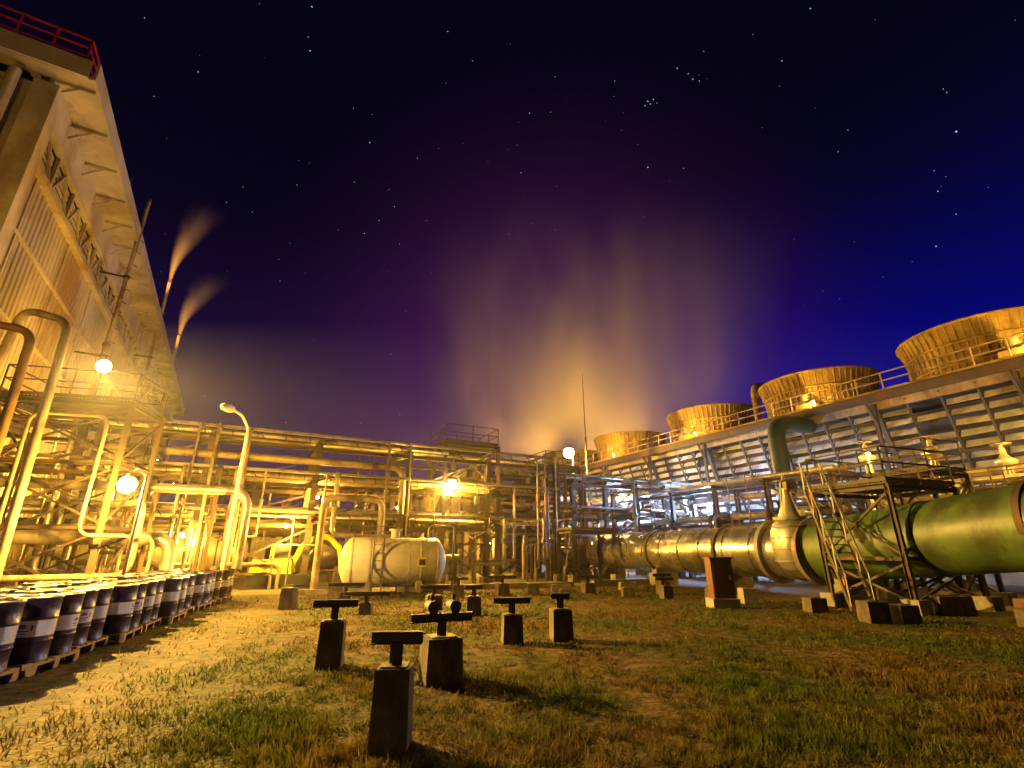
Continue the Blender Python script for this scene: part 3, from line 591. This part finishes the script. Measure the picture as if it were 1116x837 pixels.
# ------------------------------------------------------------------ steam
def steammat(name,dens,shape,noise_scale,stretch,thr=.42,rp=1.1,conserve=0,bend=0,det=2,span=.25):
    m=bpy.data.materials.new(name); m.use_nodes=True; nt=m.node_tree;n=nt.nodes;l=nt.links; n.clear()
    out=n.new('ShaderNodeOutputMaterial'); pv=n.new('ShaderNodeVolumeScatter'); pv.inputs['Color'].default_value=(.96,.93,.9,1); pv.inputs['Anisotropy'].default_value=.1
    l.new(pv.outputs[0],out.inputs['Volume'])
    tc=n.new('ShaderNodeTexCoord'); sp=n.new('ShaderNodeSeparateXYZ'); l.new(tc.outputs['Object'],sp.inputs[0])
    def mt(op,a,b_=None,c=None):
        x=n.new('ShaderNodeMath'); x.operation=op
        for i,q in enumerate((a,b_,c)):
            if q is None: continue
            if isinstance(q,(int,float)): x.inputs[i].default_value=q
            else: l.new(q,x.inputs[i])
        return x.outputs[0]
    zz=mt('MAXIMUM',mt('MULTIPLY_ADD',sp.outputs[2],.5,.5),0)
    no=n.new('ShaderNodeTexNoise'); no.inputs['Scale'].default_value=noise_scale; no.inputs['Detail'].default_value=det; no.inputs['Distortion'].default_value=.3
    mpn=n.new('ShaderNodeMapping'); mpn.inputs['Scale'].default_value=stretch; l.new(tc.outputs['Object'],mpn.inputs[0]); l.new(mpn.outputs[0],no.inputs['Vector'])
    X=sp.outputs[0]
    if bend:
        X=mt('SUBTRACT',X,mt('MULTIPLY_ADD',mt('POWER',zz,2.2),2*bend,-bend))
        X=mt('ADD',X,mt('MULTIPLY',mt('SUBTRACT',no.outputs['Fac'],.5),mt('MULTIPLY',zz,.7)))
    x2=mt('MULTIPLY',X,X); y2=mt('MULTIPLY',sp.outputs[1],sp.outputs[1]); r=mt('SQRT',mt('ADD',x2,y2))
    wid=mt('MULTIPLY_ADD',mt('POWER',zz,.8 if bend<.2 else 1.3),shape[1]-shape[0],shape[0])
    rad=mt('POWER',mt('MAXIMUM',mt('SUBTRACT',1,mt('DIVIDE',r,wid)),0),rp)
    topf=mt('POWER',mt('MAXIMUM',mt('MINIMUM',mt('MULTIPLY',mt('SUBTRACT',1,zz),shape[2]),1),0),1.5)
    mr=n.new('ShaderNodeMapRange'); mr.inputs['From Min'].default_value=thr-.08; mr.inputs['From Max'].default_value=thr+span; l.new(no.outputs['Fac'],mr.inputs['Value'])
    dd=mt('MULTIPLY',mr.outputs[0],dens)
    if conserve: dd=mt('MULTIPLY',dd,mt('POWER',mt('DIVIDE',shape[0],wid),conserve))
    d=mt('MULTIPLY',mt('MULTIPLY',rad,topf),dd); l.new(d,pv.inputs['Density'])
    MATS[name]=m
def steam(name,mat,loc,scale,rot=(0,0,0)):
    s=B(); s.rev((0,0,-1),(0,0,1),[(0,1),(2,1)],mat,24,smooth=False); o=s.obj(name); o.location=loc; o.scale=scale; o.rotation_euler=rot
    import bmesh
    bm=bmesh.new(); bm.from_mesh(o.data); bmesh.ops.remove_doubles(bm,verts=bm.verts,dist=.001); bmesh.ops.recalc_face_normals(bm,faces=bm.faces); bm.to_mesh(o.data); bm.free()
steammat('steam_big',.2,(.62,.95,1.1),2.0,(1.9,1.2,.45),.42,1.15,bend=.1,det=3,span=.26)
steam('steam_cloud','steam_big',(20,87,40),(46,16,31))
steammat('steam_small',10.0,(.05,.75,1.0),1.6,(1,1,.6),.3,1.3,1.1,.38)
steam('steam_plume','steam_small',(-36.1+1.3,45,28.6+4.8),(3.4,3.0,4.8))
steam('steam_plume','steam_small',(-45.0+1.8,60,29.4+4.6),(4.6,3.2,4.6))
m=bpy.data.materials.new('halo_volume_mat'); m.use_nodes=True; nt=m.node_tree; nt.nodes.clear(); out=nt.nodes.new('ShaderNodeOutputMaterial'); vs_=nt.nodes.new('ShaderNodeVolumeScatter'); vs_.inputs['Density'].default_value=.0009; vs_.inputs['Anisotropy'].default_value=.6; nt.links.new(vs_.outputs[0],out.inputs['Volume']); MATS['halo_volume_mat']=m
b=B(); b.box((2,34,3.75),(42,45,7.3),'halo_volume_mat'); b.obj('halo_volume')  # thin scattering box added to give the lamps halos

# ------------------------------------------------------------------ stars
s=B(); rr=random.Random(11)
def oct(c,sz):
    o=[V((1,0,0)),V((-1,0,0)),V((0,1,0)),V((0,-1,0)),V((0,0,1)),V((0,0,-1))]
    s.add([c+k*sz for k in o],[(0,2,4),(2,1,4),(1,3,4),(3,0,4),(2,0,5),(1,2,5),(3,1,5),(0,3,5)],'star_mat')
def star(u,v,sz):
    y=(418.5-v)/530.; oct(V(((u-558)/530.,.9455-.3256*y,.3256+.9455*y)).normalized()*2400,sz*.55)
for u,v,z in ((340,7,5),(338,55,5),(336,40,3),(883,9,4),(852,66,4),(738,74,4),(750,80,3.4),(755,86,4),(762,88,3.4),(706,110,5),(712,108,4),(703,115,4),(709,113,4),(716,112,3),(706,182,5),(745,183,3),(1042,143,6),(1022,208,3.5),(1020,268,4),(403,155,4.5),(216,78,3.5),(488,34,3.5),(515,66,3),(577,123,3.5),(568,188,3.5),(600,122,2.5),(430,225,3),(397,254,3.5),(413,240,3),(247,220,3),(517,398,3),(580,243,3),(1042,233,3),(670,88,3),(455,172,3)): star(u,v,z)
for k in range(700):
    a=rr.uniform(-math.pi,math.pi); z=rr.uniform(.2,.98); rxy=math.sqrt(1-z*z); oct(V((math.sin(a)*rxy,math.cos(a)*rxy,z))*2400,rr.choice([.6,.7,.8,1.0,1.4]))
s.obj('stars')

# ------------------------------------------------------------------ world, added fill sun, camera
w=bpy.data.worlds.new('World'); scene.world=w; w.use_nodes=True; nt=w.node_tree;n=nt.nodes;l=nt.links; bg=n['Background']
tc=n.new('ShaderNodeTexCoord'); sp=n.new('ShaderNodeSeparateXYZ'); l.new(tc.outputs['Generated'],sp.inputs[0])
def mr(inp,a,b_,c,d,smooth=True):
    x=n.new('ShaderNodeMapRange'); x.interpolation_type='SMOOTHERSTEP' if smooth else 'LINEAR'
    x.inputs['From Min'].default_value=a;x.inputs['From Max'].default_value=b_;x.inputs['To Min'].default_value=c;x.inputs['To Max'].default_value=d; l.new(inp,x.inputs['Value']); return x.outputs[0]
az=mr(sp.outputs[0],-.15,.75,0,1); el=mr(sp.outputs[2],.05,.78,1,0)
hor=n.new('ShaderNodeMixRGB'); hor.inputs['Color1'].default_value=(.022,.007,.055,1); hor.inputs['Color2'].default_value=(.002,.002,.26,1); l.new(az,hor.inputs['Fac'])
pw=n.new('ShaderNodeMath'); pw.operation='POWER'; l.new(el,pw.inputs[0]); pw.inputs[1].default_value=1.6
mx=n.new('ShaderNodeMixRGB'); l.new(pw.outputs[0],mx.inputs['Fac']); mx.inputs['Color1'].default_value=(.0015,.001,.007,1); l.new(hor.outputs[0],mx.inputs['Color2'])
dist=n.new('ShaderNodeVectorMath'); dist.operation='DISTANCE'; l.new(tc.outputs['Generated'],dist.inputs[0]); dist.inputs[1].default_value=(.08,.94,.3)
gl=mr(dist.outputs['Value'],.0,.68,1,0); ga=n.new('ShaderNodeMixRGB'); ga.blend_type='ADD'; l.new(gl,ga.inputs['Fac']); l.new(mx.outputs[0],ga.inputs['Color1']); ga.inputs['Color2'].default_value=(.045,.007,.048,1)
sky=n.new('ShaderNodeTexSky'); sky.sky_type='NISHITA'; sky.sun_disc=False; sky.sun_elevation=math.radians(-4); sky.sun_rotation=math.radians(60)
sc=n.new('ShaderNodeMixRGB'); sc.blend_type='ADD'; sc.inputs['Fac'].default_value=.01; l.new(ga.outputs[0],sc.inputs['Color1']); l.new(sky.outputs[0],sc.inputs['Color2'])
l.new(sc.outputs[0],bg.inputs['Color']); l.new(mr(sp.outputs[1],-.5,.35,.12,1.0),bg.inputs['Strength'])
S=bpy.data.lights.new('fill_sun','SUN'); S.energy=.6; S.angle=math.radians(1.5); S.color=(1,.74,.25); o=bpy.data.objects.new('warm_fill_sun',S); scene.collection.objects.link(o)  # unseen warm sun added to light the grass evenly
d=V((.55,-.8,-.46)); o.rotation_euler=d.to_track_quat('-Z','Y').to_euler()
cam=bpy.data.cameras.new('camera'); cam.sensor_width=36; cam.lens=36*530/1116; cam.clip_end=6000; co=bpy.data.objects.new('camera',cam); scene.collection.objects.link(co)
co.location=(0,0,1.7); co.rotation_euler=(math.radians(109),0,0); scene.camera=co
scene.view_settings.view_transform='Standard'; scene.view_settings.look='None'; scene.view_settings.exposure=0
